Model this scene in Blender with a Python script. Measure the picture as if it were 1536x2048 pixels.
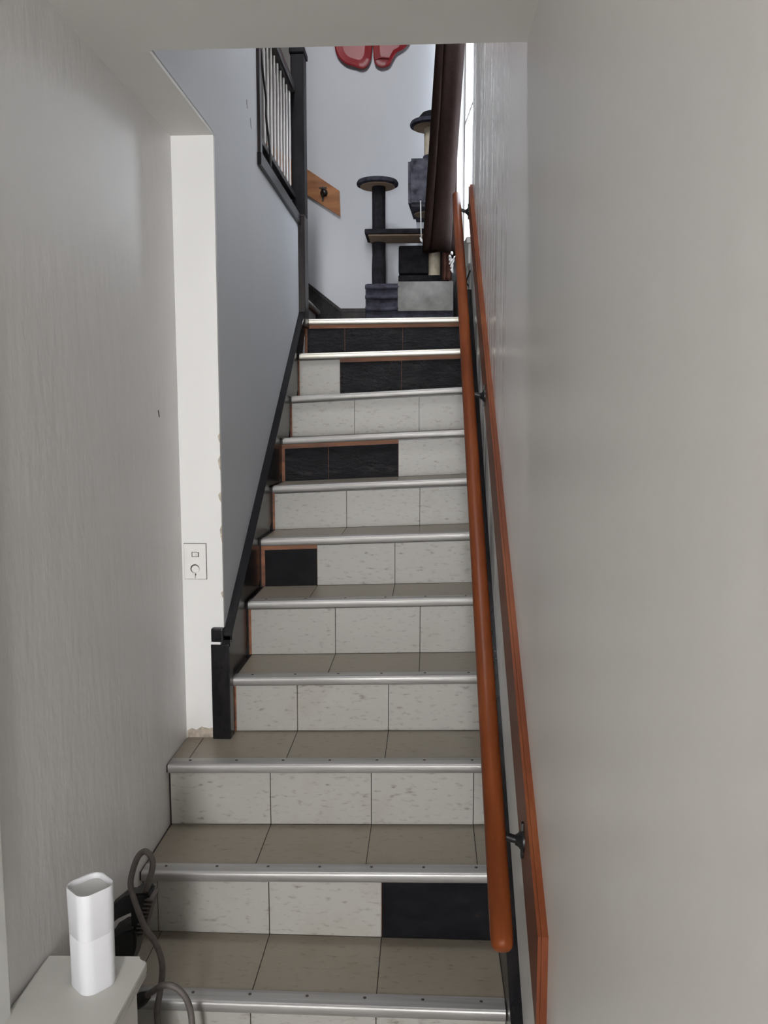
import bpy, bmesh, math, random
from mathutils import Vector, Matrix
random.seed(4)
for o in list(bpy.data.objects): bpy.data.objects.remove(o, do_unlink=True)
SC = bpy.context.scene
COL = SC.collection
R = math.radians

# ------------------------------------------------------------------ camera
cd = bpy.data.cameras.new('camera'); cam = bpy.data.objects.new('camera', cd); COL.objects.link(cam)
cd.sensor_fit = 'VERTICAL'; cd.sensor_height = 24.0
cd.lens = 24.0 * 1675.0 / 2048.0
cd.clip_start = 0.02; cd.clip_end = 100
cam.location = (0, 0, 1.6)
cam.rotation_euler = (R(90 - 6.46), 0, R(2.95))
SC.camera = cam

# ------------------------------------------------------------------ world, daylight, exposure
world = bpy.data.worlds.new('sky'); SC.world = world; world.use_nodes = True
wn = world.node_tree.nodes; wn.clear()
wo = wn.new('ShaderNodeOutputWorld'); wb = wn.new('ShaderNodeBackground')
wb.inputs['Color'].default_value = (0.86, 0.92, 1.0, 1); wb.inputs['Strength'].default_value = 10.0
world.node_tree.links.new(wb.outputs[0], wo.inputs[0])

def area(name, loc, rot, sx, sy, power, color, portal=False):
    l = bpy.data.lights.new(name, 'AREA'); l.shape = 'RECTANGLE'; l.size = sx; l.size_y = sy
    l.energy = power; l.color = color
    if portal: l.cycles.is_portal = True
    o = bpy.data.objects.new(name, l); COL.objects.link(o); o.location = loc; o.rotation_euler = rot
    return o
# daylight through the glazed entrance door behind the camera, and the window beside the landing
area('entrance_daylight', (-0.14, -3.48, 1.55), (R(90), 0, 0), 0.46, 1.3, 138, (1.0, 0.985, 0.965))
area('window_portal', (0.30, 4.92, 3.36), (0, R(90), R(4.6)), 1.66, 0.82, 1, (1, 1, 1), True)
area('stairwell_top_light', (-0.52, 2.60, 4.90), (R(30), 0, 0), 0.22, 0.9, 62, (0.97, 0.98, 1.0))  # unseen light from above, placed to lift the upper risers and back wall

vs = SC.view_settings
vs.view_transform = 'Standard'; vs.look = 'None'; vs.gamma = 1.0; vs.use_curve_mapping = False
vs.exposure = 0.0

# ------------------------------------------------------------------ materials
M = {}
def nodes(name):
    m = bpy.data.materials.new(name); m.use_nodes = True; M[name] = m
    nt = m.node_tree; return m, nt, nt.nodes['Principled BSDF']
def N(nt, t, **kw):
    n = nt.nodes.new(t)
    for k, v in kw.items():
        if k in n.inputs: n.inputs[k].default_value = v
        else: setattr(n, k, v)
    return n
def coords(nt, scale=(1, 1, 1)):
    tc = N(nt, 'ShaderNodeTexCoord'); mp = N(nt, 'ShaderNodeMapping'); mp.inputs['Scale'].default_value = scale
    nt.links.new(tc.outputs['Object'], mp.inputs['Vector']); return mp.outputs['Vector']
def noise(nt, scale, vec=(1, 1, 1), detail=4, rough=.55):
    n = N(nt, 'ShaderNodeTexNoise'); n.inputs['Scale'].default_value = scale
    n.inputs['Detail'].default_value = detail; n.inputs['Roughness'].default_value = rough
    nt.links.new(coords(nt, vec), n.inputs['Vector']); return n.outputs['Fac']
def ramp(nt, fac, stops):
    r = N(nt, 'ShaderNodeValToRGB'); cr = r.color_ramp
    while len(cr.elements) < len(stops): cr.elements.new(0.5)
    for e, (p, c) in zip(cr.elements, stops): e.position = p; e.color = (*c, 1)
    nt.links.new(fac, r.inputs['Fac']); return r.outputs['Color']
def mix(nt, fac, a, b):
    m = N(nt, 'ShaderNodeMix'); m.data_type = 'RGBA'
    nt.links.new(fac, m.inputs[0])
    for s, v in ((6, a), (7, b)):
        if isinstance(v, tuple): m.inputs[s].default_value = (*v, 1)
        else: nt.links.new(v, m.inputs[s])
    return m.outputs[2]
def bump(nt, bsdf, heights, dist=.01):
    prev = None
    for fac, st in heights:
        b = N(nt, 'ShaderNodeBump'); b.inputs['Strength'].default_value = st; b.inputs['Distance'].default_value = dist
        nt.links.new(fac, b.inputs['Height'])
        if prev: nt.links.new(prev, b.inputs['Normal'])
        prev = b.outputs['Normal']
    nt.links.new(prev, bsdf.inputs['Normal'])
def setc(nt, b, col):
    if isinstance(col, tuple): b.inputs['Base Color'].default_value = (*col, 1)
    else: nt.links.new(col, b.inputs['Base Color'])

def paint(name, c1, c2, rough, relief, vec=(1, 1, .35), spec=.5):
    m, nt, b = nodes(name)
    setc(nt, b, ramp(nt, noise(nt, 2.2, (1, 1, .6)), [(.3, c1), (.7, c2)]))
    b.inputs['Roughness'].default_value = rough; b.inputs['Specular IOR Level'].default_value = spec
    bump(nt, b, [(noise(nt, 34, vec, 4), relief * .5), (noise(nt, 5, vec, 3), relief)], .010)
    return m
paint('plaster_left', (.70, .688, .678), (.74, .728, .718), .40, .36)
paint('plaster_white', (.78, .775, .765), (.82, .815, .805), .5, .10)
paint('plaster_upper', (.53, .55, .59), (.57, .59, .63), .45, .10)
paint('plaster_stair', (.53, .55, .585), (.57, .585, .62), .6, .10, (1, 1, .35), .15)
paint('ceiling_paint', (.67, .66, .63), (.70, .69, .66), .55, .10, (1, 1, 1))
paint('hall_dark_tone', (.24, .225, .215), (.27, .255, .245), .5, .1)  # dark tone; on the unseen upper surfaces it cuts bounced light
# right wall: semi-gloss paint, brushed up and down
m, nt, b = nodes('plaster_right')
setc(nt, b, ramp(nt, noise(nt, 2.0, (1, 1, .5)), [(.3, (.70, .685, .665)), (.7, (.73, .715, .695))]))
# glossier, more streaky paint towards the window end
tc = N(nt, 'ShaderNodeTexCoord'); sx = N(nt, 'ShaderNodeSeparateXYZ'); nt.links.new(tc.outputs['Object'], sx.inputs[0])
mr = N(nt, 'ShaderNodeMapRange'); mr.inputs['From Min'].default_value = 2.1; mr.inputs['From Max'].default_value = 3.3; mr.interpolation_type = 'SMOOTHSTEP'
nt.links.new(sx.outputs['Y'], mr.inputs['Value'])
rs = ramp(nt, noise(nt, 9, (1, 1, .05), 5, .6), [(.40, (.07, .07, .07)), (.60, (.42, .42, .42))])
nt.links.new(mix(nt, mr.outputs[0], (.32, .32, .32), rs), b.inputs['Roughness'])
st = N(nt, 'ShaderNodeMapRange'); st.inputs['To Min'].default_value = .10; st.inputs['To Max'].default_value = .9; nt.links.new(mr.outputs[0], st.inputs['Value'])
bump(nt, b, [(noise(nt, 10, (1, 1, .05), 5, .55), .3), (noise(nt, 40, (1, 1, .3), 3), .03)], .010)
for n_ in nt.nodes:
    if n_.type == 'BUMP' and abs(n_.inputs['Strength'].default_value - .3) < 1e-4: nt.links.new(st.outputs[0], n_.inputs['Strength'])
paint('white_trim', (.72, .72, .70), (.78, .78, .76), .35, .06)
paint('cabinet_white', (.54, .53, .495), (.63, .62, .585), .35, .08, (1, 1, 1))

def vinyl(name, base, fleck, dark, rough):
    m, nt, b = nodes(name)
    f1 = noise(nt, 85, (.42, .9, 1.1), 3, .5)
    c = ramp(nt, f1, [(.24, dark), (.33, fleck), (.43, base), (.64, base), (.76, tuple(min(1, x * 1.08) for x in base))])
    f2 = noise(nt, 4, (1, 1, 1), 5, .6)
    g = ramp(nt, f2, [(.56, (0, 0, 0)), (.80, (.5, .5, .5))])
    setc(nt, b, mix(nt, g, c, tuple(x * f for x, f in zip(base, (.72, .64, .52)))))
    b.inputs['Roughness'].default_value = rough
    bump(nt, b, [(noise(nt, 9, (1, 1, 1), 2), .06)], .01)
vinyl('vinyl_tile', (.375, .365, .34), (.315, .30, .27), (.20, .185, .155), .42)
vinyl('vinyl_tile_dirty_dim', (.225, .195, .155), (.195, .168, .13), (.13, .11, .085), .40)  # tread tiles: browner with dirt, dimmer upward face put into the colour
m, nt, b = nodes('old_adhesive')
f = noise(nt, 34, (.35, 1, 1.4), 7, .7)
setc(nt, b, ramp(nt, f, [(.34, (.006, .006, .008)), (.58, (.014, .014, .017)), (.70, (.04, .036, .034)), (.80, (.11, .085, .07))]))
nt.links.new(ramp(nt, noise(nt, 14, (.5, 1, 1), 4), [(.35, (.22, .22, .22)), (.65, (.6, .6, .6))]), b.inputs['Roughness'])
b.inputs['Specular IOR Level'].default_value = .2
bump(nt, b, [(noise(nt, 60, (.5, 1, 1.3), 6, .65), .9)], .010)
m, nt, b = nodes('black_glue_smooth')
setc(nt, b, ramp(nt, noise(nt, 26, (.6, 1, 1), 5), [(.4, (.004, .004, .0055)), (.7, (.010, .010, .012)), (.80, (.07, .04, .025))]))
b.inputs['Roughness'].default_value = .6; b.inputs['Specular IOR Level'].default_value = .12
m, nt, b = nodes('bare_wood')
setc(nt, b, ramp(nt, noise(nt, 22, (.15, 1, 1.5), 6), [(.3, (.10, .035, .015)), (.6, (.27, .10, .04)), (.8, (.36, .17, .08))]))
b.inputs['Roughness'].default_value = .6
m, nt, b = nodes('rail_wood')
setc(nt, b, ramp(nt, noise(nt, 26, (1, .12, .12), 6), [(.25, (.095, .021, .006)), (.55, (.160, .039, .010)), (.8, (.225, .063, .018))]))
b.inputs['Roughness'].default_value = .40; b.inputs['Specular IOR Level'].default_value = .16
m, nt, b = nodes('board_wood')
setc(nt, b, ramp(nt, noise(nt, 20, (1, .15, .15), 6), [(.25, (.09, .022, .008)), (.55, (.155, .042, .015)), (.8, (.22, .072, .026))]))
b.inputs['Roughness'].default_value = .5; b.inputs['Specular IOR Level'].default_value = .22
m, nt, b = nodes('honey_wood')
setc(nt, b, ramp(nt, noise(nt, 24, (.2, 1, 1), 6), [(.3, (.22, .075, .018)), (.7, (.42, .17, .05))]))
b.inputs['Roughness'].default_value = .35
m, nt, b = nodes('black_paint')
setc(nt, b, ramp(nt, noise(nt, 30, (1, .4, .4), 5), [(.45, (.006, .006, .0075)), (.72, (.014, .012, .013)), (.82, (.06, .04, .035))]))
b.inputs['Roughness'].default_value = .24; b.inputs['Specular IOR Level'].default_value = .28
bump(nt, b, [(noise(nt, 14, (1, .5, .5), 3), .12)], .01)
m, nt, b = nodes('dark_brown_paint')
setc(nt, b, ramp(nt, noise(nt, 30, (1, .4, .4), 5), [(.4, (.014, .011, .012)), (.75, (.036, .028, .028))]))
b.inputs['Roughness'].default_value = .32; b.inputs['Specular IOR Level'].default_value = .25
m, nt, b = nodes('aluminium')
b.inputs['Metallic'].default_value = .6
setc(nt, b, ramp(nt, noise(nt, 30, (.04, 1.2, 1.2), 5), [(.3, (.27, .262, .255)), (.7, (.46, .45, .44))]))
nt.links.new(ramp(nt, noise(nt, 26, (.06, 1, 1), 5), [(.3, (.40, .40, .40)), (.7, (.56, .56, .56))]), b.inputs['Roughness'])
bump(nt, b, [(noise(nt, 120, (.02, 1, 1), 3), .12)], .004)
m, nt, b = nodes('ivory_nosing')
b.inputs['Metallic'].default_value = .55
setc(nt, b, ramp(nt, noise(nt, 26, (.08, 1, 1), 5), [(.3, (.56, .53, .47)), (.7, (.74, .71, .65))])); b.inputs['Roughness'].default_value = .36
def plain(name, c, rough=.5, metal=0, var=.15, sc=20, bumpst=0):
    spec = .08 if rough >= .8 else .5
    m, nt, b = nodes(name)
    setc(nt, b, ramp(nt, noise(nt, sc, (1, 1, 1), 4), [(.3, tuple(x * (1 - var) for x in c)), (.7, tuple(min(1, x * (1 + var)) for x in c))]))
    b.inputs['Roughness'].default_value = rough; b.inputs['Metallic'].default_value = metal; b.inputs['Specular IOR Level'].default_value = spec
    if bumpst: bump(nt, b, [(noise(nt, 260, (1, 1, 1), 3), bumpst)], .004)
    return m
m, nt, b = nodes('newel_black'); setc(nt, b, ramp(nt, noise(nt, 20, (1, 1, .3), 4), [(.4, (.008, .008, .010)), (.75, (.018, .016, .018))])); b.inputs['Roughness'].default_value = .5; b.inputs['Specular IOR Level'].default_value = .12
plain('black_iron', (.008, .008, .009), .4)
plain('black_plastic', (.010, .010, .011), .45)
plain('grey_rubber', (.10, .085, .078), .6, 0, .2, 60)
plain('white_plastic', (.68, .685, .715), .32, 0, .01)
plain('white_plastic_inner', (.66, .66, .65), .4, 0, .01)
plain('cream_plastic', (.80, .79, .77), .4, 0, .03)
plain('stained_plaster', (.46, .40, .33), .6, 0, .3, 60)
plain('dark_slot', (.05, .045, .04), .6)
plain('carpet_dark', (.055, .055, .076), .95, 0, .45, 26, .6)
plain('carpet_charcoal', (.022, .021, .025), .95, 0, .4, 26, .6)
plain('carpet_grey', (.095, .096, .122), .95, 0, .6, 22, .6)
plain('carpet_pale', (.26, .26, .255), .95, 0, .3, 10, .5)
plain('fibreboard', (.34, .25, .18), .8, 0, .12)
plain('sisal', (.62, .55, .43), .85, 0, .12, 50, .5)
plain('curtain_brown', (.0105, .0052, .0042), .8, 0, .2, 30, .3)
plain('curtain_lining', (.085, .04, .032), .85, 0, .2, 30, .3)
plain('red_gloss', (.27, .012, .018), .42, 0, .2, 5)
plain('baluster_white', (.74, .72, .70), .4, 0, .05)
plain('white_cord', (.8, .8, .82), .6, 0, .03)
plain('floor_vinyl', (.30, .28, .24), .45, 0, .15, 8)
m, nt, b = nodes('clear_glass')
b.inputs['Base Color'].default_value = (1, 1, 1, 1); b.inputs['Roughness'].default_value = 0
b.inputs['Transmission Weight'].default_value = 1; b.inputs['IOR'].default_value = 1.02

# ------------------------------------------------------------------ mesh helpers (world coordinates)
OFF = {}
def obj(name, bm, mat, parent=None, smooth=False, autos=False):
    off = OFF.get(parent.name, Vector((0, 0, 0))) if parent else Vector((0, 0, 0))
    bmesh.ops.recalc_face_normals(bm, faces=bm.faces)
    me = bpy.data.meshes.new(name)
    if off.length: bmesh.ops.translate(bm, verts=bm.verts, vec=-off)
    if smooth:
        for f in bm.faces: f.smooth = True
        if autos:
            for e in bm.edges:
                if len(e.link_faces) == 2 and e.calc_face_angle() > R(38): e.smooth = False
    bm.to_mesh(me); bm.free()
    me.materials.append(M[mat])
    o = bpy.data.objects.new(name, me); COL.objects.link(o)
    if parent: o.parent = parent; OFF[o.name] = off
    return o
def thing(name, label, cat, loc=(0, 0, 0), group=None):
    o = bpy.data.objects.new(name, None); COL.objects.link(o); o.location = loc; o.empty_display_size = .05
    o['label'] = label; o['category'] = cat
    if group: o['group'] = group
    OFF[o.name] = Vector(loc); return o
def tag(o, label, cat, group=None):
    o['label'] = label; o['category'] = cat
    if group: o['group'] = group
    return o
def struct(o, label=None, cat=None):
    o['kind'] = 'structure'
    if label: o['label'] = label
    if cat: o['category'] = cat
    return o
def B(): return bmesh.new()
def hexa(bm, pts):
    v = [bm.verts.new(p) for p in pts]
    for f in ((0, 3, 2, 1), (4, 5, 6, 7), (0, 1, 5, 4), (1, 2, 6, 5), (2, 3, 7, 6), (3, 0, 4, 7)): bm.faces.new([v[i] for i in f])
    return v
def box(bm, x0, x1, y0, y1, z0, z1, bev=0):
    v = hexa(bm, [(x0, y0, z0), (x1, y0, z0), (x1, y1, z0), (x0, y1, z0), (x0, y0, z1), (x1, y0, z1), (x1, y1, z1), (x0, y1, z1)])
    if bev:
        es = list({e for q in v for e in q.link_edges})
        bmesh.ops.bevel(bm, geom=es, offset=bev, segments=2, profile=.6, affect='EDGES')
    return bm
def wbox(bm, x0, x1, y0, y1, zb, zt, bev=0):
    """a box whose bottom and top follow zb(x), zt(x)"""
    v = hexa(bm, [(x0, y0, zb(x0)), (x1, y0, zb(x1)), (x1, y1, zb(x1)), (x0, y1, zb(x0)), (x0, y0, zt(x0)), (x1, y0, zt(x1)), (x1, y1, zt(x1)), (x0, y1, zt(x0))])
    if bev: bmesh.ops.bevel(bm, geom=list({e for q in v for e in q.link_edges}), offset=bev, segments=1, affect='EDGES')
    return bm
def prism(bm, pts, axis, a0, a1, shift=None):
    """extrude a 2D outline; axis 'x': pts are (y,z); 'y': (x,z); 'z': (x,y)"""
    def P(p, a):
        if axis == 'x': return (a, p[0], p[1] + (shift(a) if shift else 0))
        if axis == 'y': return (p[0], a, p[1])
        return (p[0], p[1], a)
    A = [bm.verts.new(P(p, a0)) for p in pts]; C = [bm.verts.new(P(p, a1)) for p in pts]
    n = len(pts)
    bm.faces.new(A); bm.faces.new(C[::-1])
    for i in range(n): bm.faces.new((A[i], A[(i + 1) % n], C[(i + 1) % n], C[i]))
    return bm
def smoothpath(pts, sub=8):
    pts = [Vector(p) for p in pts]; out = []
    for i in range(len(pts) - 1):
        p0 = pts[max(i - 1, 0)]; p1 = pts[i]; p2 = pts[i + 1]; p3 = pts[min(i + 2, len(pts) - 1)]
        for k in range(sub):
            t = k / sub
            out.append(.5 * ((2 * p1) + (p2 - p0) * t + (2 * p0 - 5 * p1 + 4 * p2 - p3) * t * t + (3 * p1 - p0 - 3 * p2 + p3) * t ** 3))
    out.append(pts[-1]); return out
def tube(bm, path, rad, seg=12, caps=True):
    path = [Vector(p) for p in path]; n = len(path)
    rad = rad if isinstance(rad, (list, tuple)) else [rad] * n
    rings = []; up = None
    for i, p in enumerate(path):
        t = (path[min(i + 1, n - 1)] - path[max(i - 1, 0)]).normalized()
        if up is None:
            up = Vector((0, 0, 1)) if abs(t.z) < .9 else Vector((1, 0, 0))
        s = t.cross(up).normalized(); up = s.cross(t).normalized()
        rings.append([bm.verts.new(p + rad[i] * (math.cos(2 * math.pi * k / seg) * s + math.sin(2 * math.pi * k / seg) * up)) for k in range(seg)])
    for a, c in zip(rings, rings[1:]):
        for k in range(seg): bm.faces.new((a[k], a[(k + 1) % seg], c[(k + 1) % seg], c[k]))
    if caps: bm.faces.new(rings[0][::-1]); bm.faces.new(rings[-1])
    return bm
def lathe(bm, prof, c, seg=28, axis='z'):
    """prof: (radius, height) pairs around centre c"""
    def P(r, h, a):
        u, w = r * math.cos(a), r * math.sin(a)
        if axis == 'z': return (c[0] + u, c[1] + w, c[2] + h)
        if axis == 'x': return (c[0] + h, c[1] + u, c[2] + w)
        return (c[0] + u, c[1] + h, c[2] + w)
    rings = [[bm.verts.new(P(r, h, 2 * math.pi * k / seg)) for k in range(seg)] for r, h in prof]
    for a, d in zip(rings, rings[1:]):
        for k in range(seg): bm.faces.new((a[k], a[(k + 1) % seg], d[(k + 1) % seg], d[k]))
    bm.faces.new(rings[0][::-1]); bm.faces.new(rings[-1]); return bm
def disc(bm, c, rx, ry, h, seg=32): return lathe(bm, [(rx, 0), (rx, h)], c, seg)

# ------------------------------------------------------------------ dimensions
XW, XR = -.785, .222           # left wall face, right wall face
XS = -.655                     # stairwell wall face above the pier
YP = 2.625                     # front of the wall pier
YO = 2.032                     # edge of the ceiling opening
YB = 5.35                      # back wall
CZ, F2 = 2.45, 2.59            # lower ceiling, upper floor
TOP = 5.0
Y0, RUN = 1.885, .2564
STEP = [(.171, .174), (.358, .378), (.556, .575), (.744, .766), (.943, .968), (1.132, 1.164), (1.315, 1.353), (1.506, 1.546), (1.696, 1.739), (1.912, 1.934), (2.109, 2.116)]
def NY(i): return Y0 + RUN * i
def ZT(i):
    if i < 0: return lambda x: 0.0
    zl, zr = STEP[i]
    return lambda x: zl + (zr - zl) * (x + .64) / .84

# ------------------------------------------------------------------ the setting
bm = B(); box(bm, -2.6, XR + .14, -3.6, YB + .12, -.1, 0); struct(obj('floor', bm, 'floor_vinyl'))
bm = B(); box(bm, XW - .12, XW, -3.6, .50, 0, CZ); box(bm, XW - .12, XW, 1.36, 4.3, 0, CZ); box(bm, XW - .12, XW, 4.3, YB, 0, 2.09); box(bm, XW - .12, XW, .50, 1.36, 2.05, CZ)
struct(obj('wall_left', bm, 'plaster_left'))
def skew(bm):
    # past the last tread the wall turns slightly inward
    for v in bm.verts:
        if v.co.y > 4.5: v.co.x -= (v.co.y - 4.5) * .08
bm = B()
for y0, y1, z0, z1 in ((-3.6, 4.5, 0, TOP), (4.5, 5.32, 0, 2.53), (4.5, 5.32, 4.2, TOP), (5.32, YB + .05, 0, TOP)): box(bm, XR, XR + .14, y0, y1, z0, z1)
bmesh.ops.remove_doubles(bm, verts=bm.verts, dist=1e-5); skew(bm)
struct(obj('wall_right', bm, 'plaster_right'))
bm = B(); box(bm, -2.6, XR + .14, YB, YB + .12, 0, TOP); struct(obj('wall_back', bm, 'plaster_upper'))
bm = B(); box(bm, -2.6, -.80, YB - .005, YB + .01, 2.7, TOP); obj('grey_brown_panel', bm, 'hall_dark_tone', bpy.data.objects['wall_back'])  # darker grey-brown overlay on the wall behind the balusters
bm = B(); prism(bm, [(YP, 0), (4.33, 0), (4.33, F2), (3.31, F2), (3.31, TOP), (YO, TOP), (YO, CZ + .01), (YP, CZ + .01)], 'x', XW, XS)
ws = struct(obj('wall_stairwell', bm, 'plaster_stair'))
bm = B(); box(bm, XW - .001, XS + .001, YP - .004, YP + .012, .5, CZ)
pier = obj('wall_end_face', bm, 'plaster_white', ws)
bm = B(); box(bm, XW - .12, XR + .14, -3.6, YO, CZ, F2); box(bm, XW - .12, XS, YO, YP + .005, CZ, CZ + .012); struct(obj('ceiling', bm, 'ceiling_paint'))
bm = B(); box(bm, -2.6, XW + .01, 1.8, 4.36, CZ + .013, F2); box(bm, -2.6, -1.22, 4.36, YB, CZ, F2); struct(obj('floor_upper', bm, 'floor_vinyl'))
bm = B(); box(bm, -2.6, XR + .14, 1.9, YB + .12, TOP, TOP + .1); struct(obj('ceiling_upper', bm, 'hall_dark_tone'))
bm = B(); box(bm, -2.72, -2.6, 1.8, YB + .12, CZ, TOP); struct(obj('wall_upper_left', bm, 'hall_dark_tone'))
bm = B(); box(bm, -2.6, XW, 1.8, 1.92, F2, TOP); box(bm, XW - .01, XR, YO - .12, YO + .002, F2 - .05, TOP); struct(obj('wall_upper_front', bm, 'hall_dark_tone'))
# entrance wall behind the camera with a glazed door
bm = B(); box(bm, XW, -.42, -3.6, -3.51, 0, CZ); box(bm, -.42, XR, -3.6, -3.51, 2.1, CZ); box(bm, -.42, XR, -3.6, -3.51, 0, .12)
struct(obj('wall_front', bm, 'plaster_left'))
bm = B(); box(bm, -.42, -.34, -3.58, -3.53, .12, 2.1); box(bm, .15, XR, -3.58, -3.53, .12, 2.1); box(bm, -.34, .15, -3.58, -3.53, 1.98, 2.1); box(bm, -.34, .15, -3.58, -3.53, .12, .3)
d2 = struct(obj('door_2', bm, 'white_trim')); bm = B(); box(bm, -.34, .15, -3.56, -3.55, .3, 1.98); obj('pane', bm, 'clear_glass', d2)
# door and casing on the left wall, at the picture's edge
bm = B()
for y0, y1, z0, z1 in ((1.345, 1.410, 0, 2.12), (.43, .515, 0, 2.12), (.43, 1.410, 2.04, 2.12)): box(bm, XW - .01, XW + .016, y0, y1, z0, z1, .003)
struct(obj('trim_1', bm, 'white_trim'))
bm = B(); box(bm, XW - .07, XW - .03, .50, 1.36, .005, 2.05); d1 = struct(obj('door_1', bm, 'white_trim'))
bm = B(); lathe(bm, [(.012, 0), (.012, .03), (.028, .04), (.03, .06), (.018, .075)], (XW - .03, .58, 1.0), 20, 'x'); obj('knob', bm, 'aluminium', d1, True, True)

# window beside the landing
bm = B()
for y0, y1, z0, z1 in ((4.5, 4.52, 2.53, 4.2), (5.30, 5.32, 2.53, 4.2), (4.52, 5.30, 4.15, 4.2), (4.52, 5.30, 2.53, 2.56), (4.52, 5.30, 3.35, 3.37)): box(bm, XR + .06, XR + .11, y0, y1, z0, z1)
skew(bm)
w1 = struct(obj('window_1', bm, 'white_trim'))
for z0, z1 in ((2.56, 3.35), (3.37, 4.15)):
    bm = B(); box(bm, XR + .083, XR + .087, 4.52, 5.30, z0, z1); skew(bm); obj('pane', bm, 'clear_glass', w1)
bm = B(); box(bm, XR - .025, XR + .06, 4.49, 5.32, 2.50, 2.53, .004); skew(bm); obj('window_sill', bm, 'white_trim', w1)
bm = B(); box(bm, XR - .012, XR + .001, 4.52, 5.30, 2.40, 2.50, .003); skew(bm); obj('apron', bm, 'white_trim', w1)

# baseboard and skirt of the landing, on the back wall
bm = B(); prism(bm, [(-.545, 2.10), (-.545, 2.268), (XR, 2.268), (XR, 2.10)], 'y', YB - .018, YB + .001)
struct(obj('baseboard_back', bm, 'dark_brown_paint'))
bm = B(); prism(bm, [(-.545, 2.10), (-.545, 2.268), (-1.30, 2.268 + .755 * .78), (-1.30, 2.62), (-.72, 2.12), (-.72, 2.10)], 'y', YB - .016, YB + .001)
sk2 = struct(obj('trim_2', bm, 'black_paint'))
bm = B(); prism(bm, [(-.545, 2.255), (-.545, 2.275), (-1.30, 2.275 + .755 * .78), (-1.30, 2.255 + .755 * .78)], 'y', YB - .026, YB - .014); obj('cap_moulding', bm, 'dark_brown_paint', sk2)
bm = B(); prism(bm, [(-.545, 2.255), (-.545, 2.275), (XR, 2.275), (XR, 2.255)], 'y', YB - .026, YB - .014); obj('cap_moulding', bm, 'dark_brown_paint', sk2)

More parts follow.
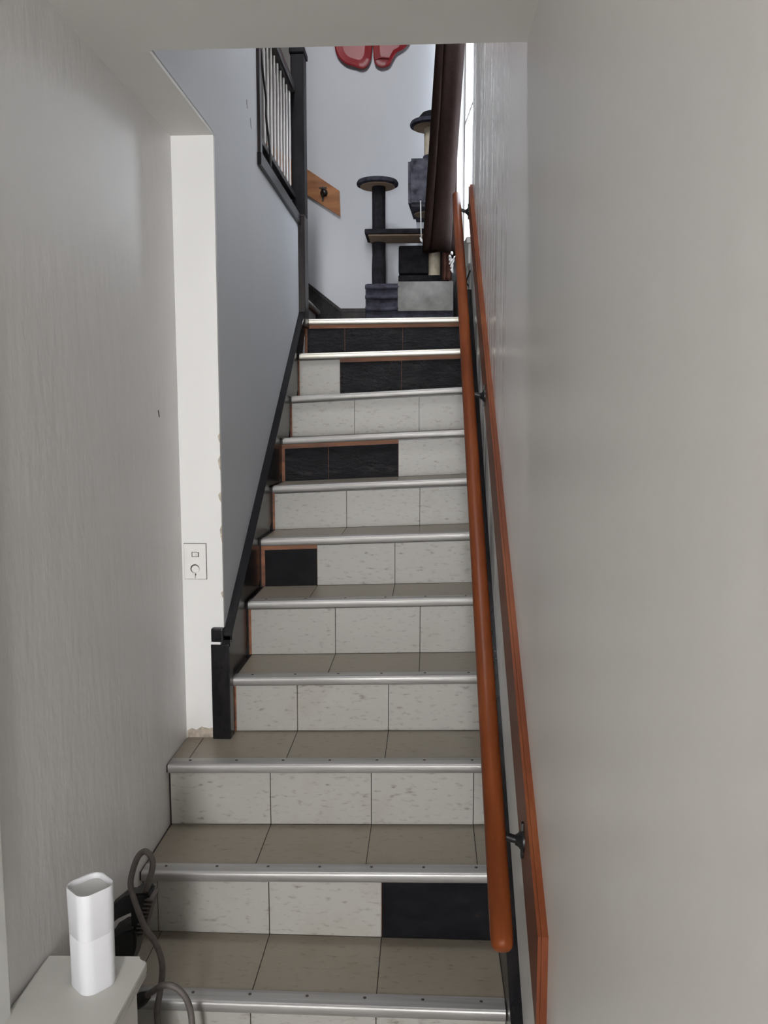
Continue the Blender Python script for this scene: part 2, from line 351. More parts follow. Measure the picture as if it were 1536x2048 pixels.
# ------------------------------------------------------------------ the main staircase
stairs = thing('staircase', 'steep straight flight of vinyl tiled stairs with metal nosings and missing riser tiles', 'staircase', (-.28, Y0, 0))
XRs = .200
JOIN = {0: [-.735, -.430, -.118], 1: [-.743, -.430, -.118], 2: [-.780, -.471, -.163, .145], 3: [-.632, -.426, -.123], 4: [-.632, -.326, -.022],
        5: [-.634, -.424, -.122], 6: [-.634, -.333, -.029], 7: [-.638, -.437, -.127], 8: [-.640, -.343, -.039], 9: [-.641, -.437, -.130], 10: [-.641, -.437, -.132]}
MISS = {1: {2}, 5: {0}, 7: {0, 1}, 9: {1, 2}, 10: {0, 1, 2}}
SETB = .020
for i in range(11):
    xl = XW if i < 3 else -.650
    zt, zb = ZT(i), ZT(i - 1)
    yr = NY(i) + SETB
    # riser board
    bm = B(); wbox(bm, xl, XRs + .01, yr + .004, yr + .022, (lambda x: zb(x) - .02) if i else zb, lambda x: zt(x) - .006)
    ri = obj('riser', bm, 'dark_brown_paint', stairs)
    js = JOIN[i]; ends = js[1:] + [XRs]
    if js[0] - xl > .02: js = [xl + .002] + js; ends = [js[1]] + ends; miss = {k + 1 for k in MISS.get(i, ())}
    else: miss = MISS.get(i, set())
    if i >= 3:
        bm = B(); wbox(bm, js[0] - .008, js[0] + .002, yr + .001, yr + .005, lambda x: zb(x) + .001, lambda x: zt(x) - .028); obj('wood_edge', bm, 'bare_wood', ri)
    for k, (a, e) in enumerate(zip(js, ends)):
        g = .0011
        bm = B()
        if k in miss:
            wbox(bm, a, e, yr + .0025, yr + .005, lambda x: zb(x) + .001, lambda x: zt(x) - .026); obj('bare_board', bm, 'bare_wood', ri); bm = B()
            top = .046 if i in (7, 9, 10, 5) else .034
            wbox(bm, a + (.006 if k == 0 and i >= 5 else .0008), e - .0008, yr + .001, yr + .005, lambda x: zb(x) + .001, lambda x: zt(x) - top)
            obj('adhesive_patch', bm, 'black_glue_smooth' if i in (1, 5) else 'old_adhesive', ri)
        else:
            dy = random.uniform(-.0006, .0006)
            wbox(bm, a + g, e - g, yr + dy, yr + .005, lambda x: zb(x) + .0012, lambda x: zt(x) - .0325, .0006)
            obj('tile', bm, 'vinyl_tile', ri)
    # tread board
    yb = NY(i + 1) + SETB + .004 if i < 10 else YB
    bm = B(); xr_l = XW if i < 3 else -.652
    wbox(bm, xr_l, XRs + .02, NY(i) + .003, yb + (.016 if i < 10 else 0), lambda x: zt(x) - .025, lambda x: zt(x) - .003)
    if i == 10:
        for v in bm.verts:
            if v.co.y > 5 and v.co.x > 0: v.co.x -= .07
    tr = obj('tread' if i < 10 else 'landing', bm, 'dark_brown_paint', stairs)
    if i < 10:
        jt = list(JOIN[i + 1]) if i != 2 else [-.728, -.426, -.123]
        if i == 0: jt = [-.735, -.430, -.118]
        if i == 1: jt = [-.780, -.471, -.163, .145]
        en = jt[1:] + [XRs]
        if jt[0] - xl > .02: en = [jt[0]] + en; jt = [xl + .002] + jt
        for a, e in zip(jt, en):
            # the tread tile stops at the pier on step 2
            bm = B(); wbox(bm, a + .001, e - .001, NY(i) + .040, yb - .003, lambda x: zt(x) - .003, lambda x: zt(x) + .0002 + 0, .0006)
            obj('tile', bm, 'vinyl_tile_dirty_dim', tr)
    # metal nosing
    prof = [(NY(i) + .046, .0022), (NY(i) + .006, .0026), (NY(i) + .0005, .0018), (NY(i) - .0024, -.001), (NY(i) - .0034, -.005), (NY(i) - .0034, -.021), (NY(i) - .001, -.0245), (NY(i) + .003, -.0268), (NY(i) + .006, -.0255), (NY(i) + .006, -.004), (NY(i) + .046, .0002)]
    bm = B(); x0 = XW + .006 if i < 3 else -.637
    zt0 = ZT(i)
    prism(bm, prof, 'x', x0, XRs - .003, zt0)
    ns = obj('metal_nosing', bm, 'ivory_nosing' if i >= 9 else 'aluminium', stairs, True, True)
    if i < 5:
        n = 7 if i < 3 else 6
        for k in range(n):
            x = x0 + .06 + (XRs - x0 - .12) * k / (n - 1)
            bm = B(); disc(bm, (x, NY(i) + .030, zt0(x) + .0020), .0042, .0042, .0014, 10); obj('screw', bm, 'dark_slot', ns)
# black skirting board on the left, with its moulding, and on the right
sl = (2.19 - .905) / (4.40 - 2.62)
def skz(y): return .905 + sl * (y - 2.62)
bm = B(); prism(bm, [(2.62, .56), (2.62, skz(2.62)), (4.40, skz(4.40)), (4.46, skz(4.40)), (4.46, 2.05), (4.2, 1.75)], 'x', XS - .004, -.645)
obj('skirting_board', bm, 'black_paint', stairs)
bm = B(); prism(bm, [(2.61, skz(2.61) - .035), (2.61, skz(2.61)), (4.40, skz(4.40)), (4.40, skz(4.40) - .035)], 'x', XS - .004, -.632)
prism(bm, [(2.61, skz(2.61) - .012), (2.61, skz(2.61) + .004), (4.40, skz(4.40) + .004), (4.40, skz(4.40) - .012)], 'x', XS - .004, -.625)
obj('skirting_moulding', bm, 'black_paint', stairs)
bm = B(); box(bm, -.694, -.634, YP - .022, YP + .03, .555, .872, .003); ep = obj('skirting_end', bm, 'black_paint', stairs)
bm = B(); box(bm, -.692, -.652, YP - .026, YP + .02, .880, .925, .006); obj('end_cap', bm, 'black_paint', ep)
bm = B(); box(bm, -.6935, -.662, YP - .0225, YP + .0, .872, .880); obj('paint_gap', bm, 'plaster_white', ep)
bm = B(); prism(bm, [(1.50, .0), (1.50, .06), (1.80, .285), (4.45, .285 + .742 * 2.65), (4.5, 2.26), (4.5, 2.05), (4.2, 1.72), (1.95, .0)], 'x', .200, XR + .001)
obj('skirting_board', bm, 'black_paint', stairs)
bm = B(); prism(bm, [(1.50, .04), (1.50, .068), (4.45, .29 + .742 * 2.65), (4.45, .262 + .742 * 2.65)], 'x', .194, XR + .001)
obj('skirting_moulding', bm, 'black_paint', stairs)

# ------------------------------------------------------------------ trims round the stairwell wall's far end, newel and guard rail
bm = B(); box(bm, XS - .05, XS + .012, 3.31, 3.345, F2 - .02, TOP); box(bm, XW - .01, XS, 3.31, 3.33, F2, TOP)
t3 = struct(obj('trim_3', bm, 'dark_brown_paint'))
bm = B(); prism(bm, [(3.30, F2 - .03), (3.30, F2 + .015), (4.35, F2 + .015), (4.35, F2 - .03)], 'x', XW - .01, XS + .016)
t4 = struct(obj('trim_4', bm, 'black_paint'))
bm = B(); prism(bm, [(3.33, F2 + .015), (3.33, F2 + .115), (4.34, F2 + .115), (4.34, F2 + .015)], 'x', XS - .06, XS - .035)
obj('fascia_board', bm, 'dark_brown_paint', t4)
bm = B(); box(bm, -.660, -.622, 4.315, 4.44, 2.06, F2 + .02, .004); struct(obj('trim_5', bm, 'dark_brown_paint'))

rail = thing('guard_railing', 'black topped guard rail with thin white balusters beside the upper hall', 'railing', (-.69, 3.9, F2))
bm = B(); box(bm, -.688, -.622, 4.335, 4.435, F2 + .02, 3.385, .006); nw = obj('newel_post', bm, 'newel_black', rail)
bm = B(); box(bm, -.694, -.614, 4.327, 4.443, 3.385, 3.415, .008); obj('post_cap', bm, 'newel_black', nw)
bm = B(); box(bm, -.725, -.665, 3.345, 4.34, 3.20, 3.25, .012); obj('handrail', bm, 'dark_brown_paint', rail)
bm = B(); box(bm, -.715, -.668, 3.345, 4.34, F2 + .10, F2 + .125, .004); obj('bottom_rail', bm, 'dark_brown_paint', rail)
n = 9
for k in range(n):
    y = 3.655 + (4.305 - 3.655) * k / (n - 1)
    bm = B(); lathe(bm, [(.0055, 0), (.0055, .20), (.0062, .30), (.0055, .49)], (-.692, y, F2 + .117), 10); obj('baluster', bm, 'baluster_white', rail, True, True)
for y in (3.40, 3.485, 3.57):
    bm = B(); lathe(bm, [(.0055, 0), (.0055, .49)], (-.692, y, F2 + .117), 10); obj('baluster', bm, 'baluster_white', rail, True, True)
bm = B(); tube(bm, smoothpath([(-.672, 3.50, 3.06), (-.670, 3.52, 2.98), (-.668, 3.57, 2.90), (-.668, 3.57, 2.82), (-.662, 3.60, 2.72), (-.655, 3.59, 2.62)], 6), .005, 8)
tag(obj('cable', bm, 'black_plastic', None, True), 'thin black cable dangling over the guard rail beside white balusters', 'cable')

# second flight, rising to the left along the back wall
up = thing('staircase', 'short upper flight with white risers turning off the landing along the back wall', 'staircase', (-.95, 4.9, 2.11))
for k in range(3):
    x = -.700 - .25 * k; z0 = 2.105 + .162 * k; z1 = z0 + .162
    bm = B(); box(bm, x - .02, x - .004, 4.36, YB - .014, z0, z1 - .02); obj('riser', bm, 'white_trim', up)
    bm = B(); box(bm, x - .27, x + .012, 4.36, YB - .014, z1 - .03, z1, .0); tr = obj('tread', bm, 'bare_wood', up)
    bm = B(); tube(bm, [(x + .012, 4.37, z1 - .013), (x + .012, YB - .016, z1 - .013)], .014, 12); obj('metal_nosing', bm, 'ivory_nosing', tr, True, True)

# ------------------------------------------------------------------ handrail on the right wall
hr = thing('handrail', 'round red-brown wooden handrail on a matching wall board, held by black brackets', 'handrail', (.17, 3.0, .9))
A = Vector((.141, 1.432, .648)); Z = Vector((.140, 4.42, 2.722)); ax = (Z - A).normalized()
path = [A - ax * .010, A - ax * .0085, A - ax * .004, A + ax * .004, A + ax * .02] + [A.lerp(Z, t / 20) for t in range(1, 20)] + [Z - ax * .012, Z]
rads = [.009, .0145, .0185, .0205, .0212] + [.0212] * 19 + [.020, .012]
bm = B(); tube(bm, path, rads, 20); obj('rail', bm, 'rail_wood', hr, True)
bs = .735
def bz(y): return .695 * y - .312          # top edge of the board
ye, yf = 1.418, 4.45
bh = .160
bm = B(); prism(bm, [(ye, bz(ye) - bh - .05), (ye, bz(ye)), (yf, bz(yf)), (yf, bz(yf) - bh)], 'x', .204, XR + .0005)
es = [e for e in bm.edges if all(abs(v.co.x - .204) < 1e-4 for v in e.verts)]
bmesh.ops.bevel(bm, geom=es, offset=.006, segments=2, affect='EDGES')
obj('backing_board', bm, 'board_wood', hr)
for y in (1.66, 3.02, 4.40):
    zc = bz(y) - .112
    zr = A.z + (Z.z - A.z) * (y - A.y) / (Z.y - A.y)
    bm = B(); lathe(bm, [(.024, 0), (.024, -.004), (.014, -.011), (.010, -.018)], (.204, y, zc), 20, 'x')
    box(bm, .198, .204, y - .007, y + .007, zc - .038, zc + .038, .002)
    tube(bm, smoothpath([(.196, y, zc), (.178, y, zc + .004), (.154, y, zc + .014), (.144, y, zc + .032), (.141, y, zr - .014)], 6), [.011] * 3 + [.0085] * 9 + [.0075] * 13, 12)
    obj('bracket', bm, 'black_iron', hr, True, True)

# short board with a lone hook on the back wall
bd = thing('handrail_board', 'short slanted honey coloured board with an empty black bracket on back wall', 'board', (-.65, YB, 2.98))
bm = B(); prism(bm, [(-1.20, 3.415), (-.550, 2.986), (-.545, 2.833), (-1.20, 3.25)], 'y', YB - .022, YB + .0005); obj('backing_board', bm, 'honey_wood', bd)
bm = B(); lathe(bm, [(.024, 0), (.022, -.006), (.010, -.014)], (-.645, YB - .022, 2.975), 18, 'y')
tube(bm, smoothpath([(-.645, YB - .03, 2.975), (-.648, YB - .05, 2.96), (-.650, YB - .075, 2.985)], 6), .007, 10)
box(bm, -.668, -.622, YB - .082, YB - .074, 2.985, 2.993); box(bm, -.658, -.648, YB - .03, YB - .022, 2.925, 3.01)
obj('bracket', bm, 'black_iron', bd, True, True)

# ------------------------------------------------------------------ switch plate on the pier
sp = thing('switch_plate', 'painted-over white plate with a toggle switch and a round outlet on wall end', 'switch plate', (-.74, YP - .004, 1.14))
bm = B(); box(bm, -.7782, -.7045, YP - .0052, YP - .003, 1.0815, 1.1985); obj('plate_shadow', bm, 'dark_slot', sp)  # dark rim painted as the shadow round the plate's edge
bm = B(); box(bm, -.777, -.706, YP - .010, YP - .003, 1.083, 1.197, .002); obj('plate', bm, 'cream_plastic', sp)
bm = B(); box(bm, -.7515, -.7285, YP - .0112, YP - .0095, 1.155, 1.171, .001); sw = obj('switch_frame', bm, 'dark_slot', sp)
bm = B(); box(bm, -.749, -.731, YP - .0125, YP - .0095, 1.1565, 1.1695, .001); box(bm, -.744, -.736, YP - .018, YP - .012, 1.160, 1.167, .001); obj('toggle', bm, 'cream_plastic', sw)
bm = B(); lathe(bm, [(.0145, 0), (.0145, -.0015)], (-.742, YP - .0098, 1.117), 24, 'y'); ro = obj('outlet_ring', bm, 'dark_slot', sp)
bm = B(); lathe(bm, [(.0125, 0), (.0118, -.002), (.003, -.0024)], (-.7405, YP - .0105, 1.1155), 24, 'y'); obj('outlet_face', bm, 'cream_plastic', ro)
bm = B(); prism(bm, [(-.7435, 1.096), (-.7375, 1.096), (-.740, 1.103)], 'y', YP - .0112, YP - .0098); prism(bm, [(-.742, 1.086), (-.741, 1.086), (-.7395, 1.097), (-.7415, 1.097)], 'y', YP - .0112, YP - .0098); obj('paint_chip', bm, 'dark_slot', sp)

bm = B(); prism(bm, [(-.783, .548), (-.695, .548), (-.695, .588), (-.712, .584), (-.735, .590), (-.752, .579), (-.768, .584), (-.783, .576)], 'y', YP - .0055, YP); obj('stain', bm, 'stained_plaster', pier)
# ------------------------------------------------------------------ low white cabinet and the device on it
cb = thing('cabinet', 'low white painted cabinet with a rounded overhanging top against the left wall', 'cabinet', (-.68, 1.3, 0))
def rrect(x0, x1, y0, y1, r, n=6):
    out = []
    for cx_, cy_, a0 in ((x1 - r, y1 - r, 0), (x0 + r, y1 - r, 90), (x0 + r, y0 + r, 180), (x1 - r, y0 + r, 270)):
        for k in range(n + 1): a = R(a0 + 90 * k / n); out.append((cx_ + r * math.cos(a), cy_ + r * math.sin(a)))
    return out
bm = B(); prism(bm, [(XW + .002, .95), (-.567, .95)] + [(-.567 - .02 + .02 * math.cos(R(a)), 1.588 - .02 + .02 * math.sin(R(a))) for a in range(0, 91, 15)] + [(XW + .002, 1.588)], 'z', .466, .493)
es = [e for e in bm.edges if abs(e.verts[0].co.z - e.verts[1].co.z) < 1e-5]
bmesh.ops.bevel(bm, geom=es, offset=.008, segments=3, affect='EDGES'); obj('top', bm, 'cabinet_white', cb, True, True)
bm = B(); box(bm, XW + .004, -.588, .97, 1.568, .0, .468, .003); obj('body', bm, 'cabinet_white', cb)
bm = B(); prism(bm, [(-.588, .43), (-.576, .466), (-.588, .466)], 'y', .96, 1.575); obj('moulding', bm, 'cabinet_white', cb)

dv = thing('wifi_router', 'tall white plastic box with rounded corners and a dished top on the cabinet', 'router', (-.650, 1.505, .493))
def rsq(c, s, r, rot, z, n=8):
    out = []
    for p in rrect(-s[0] / 2, s[0] / 2, -s[1] / 2, s[1] / 2, r, n):
        a = R(rot); out.append(Vector((c[0] + p[0] * math.cos(a) - p[1] * math.sin(a), c[1] + p[0] * math.sin(a) + p[1] * math.cos(a), z)))
    return out
def loft(bm, rings, capb=True, capt=True):
    rs = [[bm.verts.new(p) for p in r] for r in rings]
    for a, d in zip(rs, rs[1:]):
        n = len(a)
        for k in range(n): bm.faces.new((a[k], a[(k + 1) % n], d[(k + 1) % n], d[k]))
    if capb: bm.faces.new(rs[0][::-1])
    if capt: bm.faces.new(rs[-1])
    return rs
rot = 50; c = (-.650, 1.505); hz = .205; b0 = .493
bm = B()
loft(bm, [rsq(c, (.070, .068), .022, rot, b0), rsq(c, (.074, .072), .023, rot, b0 + .004), rsq(c, (.0745, .0725), .023, rot, b0 + .110), rsq(c, (.0738, .0718), .023, rot, b0 + .1105), rsq(c, (.0738, .0718), .023, rot, b0 + .1118), rsq(c, (.0745, .0725), .023, rot, b0 + .1123),
          rsq(c, (.0765, .0745), .022, rot, b0 + hz - .003), rsq(c, (.075, .073), .022, rot, b0 + hz), rsq(c, (.070, .068), .019, rot, b0 + hz - .001), rsq(c, (.066, .064), .017, rot, b0 + hz - .010)], True, False)
obj('shell', bm, 'white_plastic', dv, True, True)
bm = B(); loft(bm, [rsq(c, (.0665, .0645), .017, rot, b0 + hz - .013), rsq(c, (.0665, .0645), .017, rot, b0 + hz - .010)]); obj('top_panel', bm, 'white_plastic_inner', dv)

# ------------------------------------------------------------------ black appliance with a hose behind the cabinet
gn = thing('hose_tool', 'black plastic tool with a ribbed grip and looped grey hose behind the white cabinet', 'tool', (-.72, 1.80, .175))
def slab(pts, y0, y1, bev=.006):
    bm = B(); prism(bm, pts, 'y', y0, y1); bmesh.ops.bevel(bm, geom=list(bm.edges), offset=bev, segments=2, affect='EDGES'); return bm
g = slab([(-.778, .395), (-.735, .432), (-.690, .436), (-.690, .405), (-.722, .396), (-.778, .352)], 1.90, 1.945); obj('barrel', g, 'black_plastic', gn)
g = slab([(-.715, .440), (-.672, .442), (-.680, .395), (-.700, .335), (-.716, .325), (-.722, .38)], 1.895, 1.95); gp = obj('grip', g, 'black_plastic', gn)
for k in range(10):
    t = k / 9; x = -.671 - .030 * t; z = .428 - .095 * t
    bm = B(); box(bm, x - .012, x + .009, 1.892, 1.942, z - .0020, z + .0020, .0006); obj('grip_rib', bm, 'grey_rubber', gp)
g = slab([(-.778, .325), (-.752, .34), (-.705, .36), (-.703, .315), (-.722, .255), (-.745, .20), (-.778, .18)], 1.88, 1.96); obj('housing', g, 'black_plastic', gn)
bm = B(); tube(bm, smoothpath([(-.782, .0, .0), (-.782, 0, 0)], 1), .001, 6) if False else None
bm.free()
bm = B(); tube(bm, smoothpath([(-.770, 1.92, .322), (-.735, 1.92, .338), (-.700, 1.92, .372)], 6), .010, 10); obj('trigger_guard', bm, 'grey_rubber', gn, True)
hp = [(-.690, 1.915, .430), (-.676, 1.90, .466), (-.663, 1.90, .509), (-.665, 1.90, .535), (-.680, 1.90, .550), (-.699, 1.90, .534), (-.711, 1.89, .496), (-.711, 1.88, .468), (-.696, 1.87, .429), (-.674, 1.865, .375), (-.649, 1.86, .341), (-.634, 1.855, .306), (-.630, 1.85, .271), (-.634, 1.84, .226), (-.639, 1.83, .188), (-.634, 1.82, .150), (-.625, 1.80, .080), (-.61, 1.76, .012), (-.56, 1.72, .009), (-.48, 1.70, .009)]
bm = B(); tube(bm, smoothpath(hp, 7), .0075, 10); obj('hose', bm, 'grey_rubber', gn, True)
h2 = thing('hose', 'short grey hose with a black end connector arching over the lowest metal nosing', 'hose', (-.64, 1.83, 0))
bm = B(); tube(bm, smoothpath([(-.668, 1.826, .222), (-.644, 1.815, .246), (-.615, 1.808, .268), (-.587, 1.805, .268), (-.562, 1.802, .247), (-.549, 1.80, .213), (-.542, 1.79, .168), (-.537, 1.785, .080), (-.53, 1.77, .012), (-.48, 1.75, .009)], 7), .0075, 10); obj('tube', bm, 'grey_rubber', h2, True)
bm = B(); tube(bm, [(-.693, 1.836, .199), (-.689, 1.834, .202), (-.672, 1.828, .218), (-.658, 1.822, .231)], [.012, .016, .016, .010], 14); obj('connector', bm, 'black_plastic', h2, True, True)

# ------------------------------------------------------------------ curtain at the landing window
cu = thing('curtain', 'dark brown heavy curtain bunched beside the bright landing window', 'curtain', (.1, 4.85, 4.25))
def section(z):
    s = -.066 * (3.58 - z) / 1.07                     # the cloth is pulled inward towards its hem
    base = [(.188, 4.74), (.160, 4.705), (.120, 4.70), (.088, 4.705), (.080, 4.722), (.074, 4.705), (.045, 4.71), (.034, 4.735), (.040, 4.765), (.060, 4.785), (.080, 4.765), (.110, 4.785), (.150, 4.80), (.150, 4.87), (.134, 4.93), (.142, 5.00), (.124, 5.07), (.130, 5.15), (.112, 5.22), (.118, 5.28)]  # rear folds are unseen, extended along the window to hold back its light
    pts = []
    for k, (x, y) in enumerate(base):
        w = .004 * math.sin(z * 5 + k * 1.7)
        pts.append(Vector((x + s * (1 if k < 9 else max(0, 1 - (k - 8) * .3)), y + w, z)))
    return smoothpath(pts, 4)
bm = B(); rows = []
zs = [4.26 - (4.26 - 2.505) * k / 26 for k in range(27)]
for z in zs: rows.append([bm.verts.new(p) for p in section(z)])
for a, d in zip(rows, rows[1:]):
    for k in range(len(a) - 1): bm.faces.new((a[k], a[k + 1], d[k + 1], d[k]))
o = obj('cloth', bm, 'curtain_brown', cu, True); sm = o.modifiers.new('thickness', 'SOLIDIFY'); sm.thickness = .004; sm.offset = 0
# lighter lining hanging lower behind
bm = B(); rows = []
for k in range(12):
    z = 2.62 - (2.62 - 2.36) * k / 11
    rows.append([bm.verts.new(p) for p in smoothpath([(.128, 4.815, z), (.116, 4.80, z), (.102, 4.815, z), (.090, 4.80, z), (.078, 4.825, z)], 4)])
for a, d in zip(rows, rows[1:]):
    for k in range(len(a) - 1): bm.faces.new((a[k], a[k + 1], d[k + 1], d[k]))
o = obj('lining', bm, 'curtain_lining', cu, True); sm = o.modifiers.new('thickness', 'SOLIDIFY'); sm.thickness = .003
bm = B(); tube(bm, [(.13, 4.44, 4.27), (.13, 5.33, 4.27)], .011, 12)
for y in (4.47, 5.30): box(bm, .12, XR, y - .006, y + .006, 4.262, 4.278)
obj('rod', bm, 'black_iron', cu)
# white cloth scrap by the hem
bm = B()
for k in range(7):
    a = k * .9; p = Vector((.137 + .010 * math.cos(a), 4.66 + .01 * math.sin(a), 2.38 + .016 * k))
    q = p + Vector((-.02 * math.cos(a * 1.3) - .008, .012, .022 * math.sin(a) + .016)); s = Vector((.014, .006, .006))
    tube(bm, [p - s, p.lerp(q, .5) + Vector((-.006, 0, .006)), q], [.004, .008, .002], 6)
tag(obj('cloth_scrap', bm, 'white_cord', None, True), 'crumpled white scrap of cloth caught between curtain hem and handrail', 'cloth')

# ------------------------------------------------------------------ cat tree on the landing
ct = thing('cat_tree', 'grey carpeted cat tree with round perches, shelf and cubby boxes on the landing', 'cat tree', (-.1, 5.0, 2.115))
def rbox(x0, x1, y0, y1, z0, z1, mat, name, bev=.012, parent=ct):
    bm = B(); box(bm, x0, x1, y0, y1, z0, z1, bev); return obj(name, bm, mat, parent, True, True)
base = rbox(-.352, .145, 4.80, 5.30, 2.115, 2.345, 'carpet_dark', 'base')
# folds of carpet on the base's front
for z, r in ((2.325, .013), (2.270, .011), (2.205, .012), (2.150, .013)):
    bm = B(); tube(bm, smoothpath([(-.352, 4.792, z), (-.28, 4.788, z - .004), (-.20, 4.792, z - .002), (-.13, 4.797, z + .002)], 5), r, 10); obj('carpet_fold', bm, 'carpet_dark', base, True)
bm = B(); box(bm, -.17, .14, 4.782, 4.80, 2.19, 2.352, .006); obj('pale_panel', bm, 'carpet_pale', base, True, True)  # paler grey panel on the right of the base front
bm = B(); lathe(bm, [(.039, 0), (.041, .12), (.038, .2), (.040, .27)], (-.288, 5.0, 2.335), 20); obj('post', bm, 'carpet_charcoal', ct, True, True)
bm = B(); lathe(bm, [(.038, 0), (.039, .28)], (-.288, 5.0, 2.64), 20); obj('post', bm, 'carpet_charcoal', ct, True, True)
def perch(cx_, cy_, z, r, name='perch'):
    bm = B(); lathe(bm, [(r - .016, -.004), (r, .002), (r + .002, .012), (r - .004, .024), (.01, .026)], (cx_, cy_, z), 36); p = obj(name, bm, 'carpet_dark', ct, True, True)
    bm = B(); disc(bm, (cx_, cy_, z - .008), r - .018, r - .018, .006, 36); obj('underside', bm, 'fibreboard', p)
perch(-.295, 5.0, 2.925, .119)
sh = rbox(-.362, .095, 4.88, 5.13, 2.632, 2.660, 'carpet_charcoal', 'shelf', .006)
bm = B(); box(bm, -.342, .09, 4.90, 5.115, 2.625, 2.634); obj('underside', bm, 'fibreboard', sh)
# upper cubby
bm = B(); hexa(bm, [(-.116, 4.85, 2.775), (.09, 4.85, 2.775), (.09, 5.27, 2.775), (-.09, 5.27, 2.775), (-.118, 4.85, 3.035), (.09, 4.85, 3.035), (.09, 5.27, 3.035), (-.09, 5.27, 3.035)])
bmesh.ops.bevel(bm, geom=list(bm.edges), offset=.018, segments=3, affect='EDGES'); uc = obj('cubby', bm, 'carpet_grey', ct, True, True)
bm = B(); disc(bm, (-.005, 5.05, 2.770), .078, .078, .006, 24); obj('opening', bm, 'fibreboard', uc)
bm = B(); lathe(bm, [(.044, 0), (.044, .05), (.040, .055)], (.010, 5.0, 3.03), 20); obj('cuff', bm, 'carpet_dark', ct, True, True)
bm = B(); lathe(bm, [(.038, 0), (.038, .17)], (.010, 5.0, 3.08), 20); obj('post', bm, 'sisal', ct, True, True)
perch(.006, 5.0, 3.245, .114)
bm = B(); loft(bm, [[Vector((.010 + r * math.cos(2 * math.pi * k / 20), 5.02 + r * math.sin(2 * math.pi * k / 20), 3.265 + h)) for k in range(20)] for r, h in ((.07, 0), (.075, .03), (.05, .06), (.015, .075))]); obj('cushion', bm, 'carpet_charcoal', ct, True)
# lower cubby, plank and posts behind the curtain hem
rbox(-.175, .0, 5.05, 5.25, 2.44, 2.60, 'carpet_charcoal', 'cubby', .012)
rbox(-.175, .12, 5.02, 5.28, 2.385, 2.425, 'carpet_charcoal', 'plank', .006)
bm = B(); lathe(bm, [(.036, 0), (.036, .23)], (.035, 5.10, 2.42), 20); obj('post', bm, 'sisal', ct, True, True)
bm = B(); lathe(bm, [(.022, 0), (.022, .5)], (.092, 5.12, 2.42), 16); obj('post', bm, 'carpet_charcoal', ct, True, True)
bm = B(); lathe(bm, [(.036, 0), (.036, .20)], (.06, 5.10, 2.62), 16); obj('post', bm, 'sisal', ct, True, True)
for x in (-.12, .10):
    bm = B(); lathe(bm, [(.020, 0), (.020, .07)], (x, 5.15, 2.33), 12); obj('post', bm, 'carpet_charcoal', ct, True, True)
bm = B(); tube(bm, [(-.045, 4.84, 2.80), (-.043, 4.835, 2.70), (-.040, 4.835, 2.58)], .0035, 8); tube(bm, [(-.047, 4.835, 2.60), (-.040, 4.835, 2.585), (-.034, 4.835, 2.572)], [.003, .008, .003], 8); obj('toy_string', bm, 'white_cord', ct, True)
bm = B(); tube(bm, smoothpath([(XR - .004, 4.50, 2.36), (XR - .02, 4.55, 2.31), (XR - .004, 4.62, 2.28), (XR - .02, 4.8, 2.16), (XR - .03, 4.9, 2.12)], 6), .004, 8)
tag(obj('cable', bm, 'black_plastic', None, True), 'thin black cable on the wall below the landing window', 'cable')

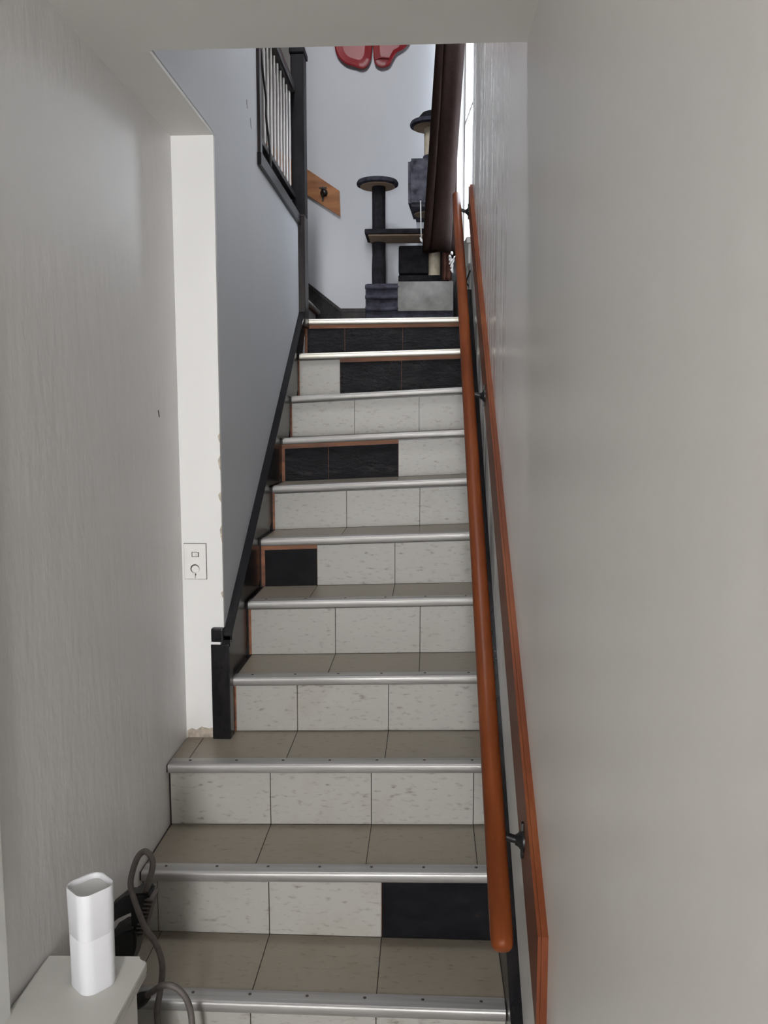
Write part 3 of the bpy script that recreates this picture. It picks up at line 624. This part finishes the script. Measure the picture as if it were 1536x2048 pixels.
# ------------------------------------------------------------------ red wall flower on the back wall
fl = thing('wall_flower', 'glossy red metal flower petals mounted high on the white back wall', 'wall decoration', (-.35, YB, 3.9))
def petal(outline, name):
    cxm = sum(p[0] for p in outline) / len(outline); czm = sum(p[1] for p in outline) / len(outline)
    pts = smoothpath([(p[0], 0, p[1]) for p in outline + outline[:1]], 6)[:-1]
    bm = B(); rings = []
    for s, dy in ((1.0, -.024), (1.0, -.030), (.93, -.034), (.7, -.028), (.4, -.018)):
        rings.append([Vector((cxm + (p.x - cxm) * s, YB + dy, czm + (p.z - czm) * s)) for p in pts])
    loft(bm, rings); return obj(name, bm, 'red_gloss', fl, True, True)
petal([(-.352, 3.755), (-.372, 3.712), (-.405, 3.695), (-.455, 3.708), (-.505, 3.725), (-.552, 3.768), (-.574, 3.84), (-.56, 3.94), (-.48, 4.02), (-.38, 3.98), (-.345, 3.88)], 'petal')
p2 = petal([(-.338, 3.755), (-.325, 3.718), (-.290, 3.699), (-.245, 3.710), (-.222, 3.745), (-.198, 3.782), (-.150, 3.808), (-.120, 3.86), (-.14, 3.96), (-.24, 4.02), (-.32, 3.97), (-.34, 3.88)], 'petal')
bm = B(); tube(bm, smoothpath([(-.325, YB - .033, 3.742), (-.29, YB - .036, 3.754), (-.245, YB - .034, 3.750)], 5), .004, 8); obj('crease', bm, 'red_gloss', p2, True)
bm = B(); box(bm, -.36, -.34, YB - .03, YB + .001, 3.86, 3.92, .003); obj('mount', bm, 'black_iron', fl)

# ------------------------------------------------------------------ small nicks and chips in the plaster
def nick(parent, pts, axis, a0, a1, mat='dark_slot', name='plaster_nick'):
    bm = B(); prism(bm, pts, axis, a0, a1); obj(name, bm, mat, parent)
wl = bpy.data.objects['wall_left']
nick(ws, [(3.13, 2.705), (3.136, 2.705), (3.128, 2.735), (3.122, 2.73)], 'x', XS - .002, XS + .0006)
nick(ws, [(3.19, 2.662), (3.20, 2.655), (3.185, 2.690), (3.18, 2.688)], 'x', XS - .002, XS + .0006)
nick(wl, [(2.43, 1.60), (2.437, 1.60), (2.428, 1.622), (2.421, 1.618)], 'x', XW - .002, XW + .0006)
for z, w, h in ((1.43, .006, .05), (1.33, .008, .035), (1.20, .005, .06), (1.52, .005, .03), (1.02, .006, .025)):
    nick(pier, [(XS + .0015, z), (XS + .0015, z + h), (XS - w, z + h * .7), (XS - w * .5, z + h * .3)], 'y', YP - .0052, YP - .002, 'stained_plaster', 'paint_chip')
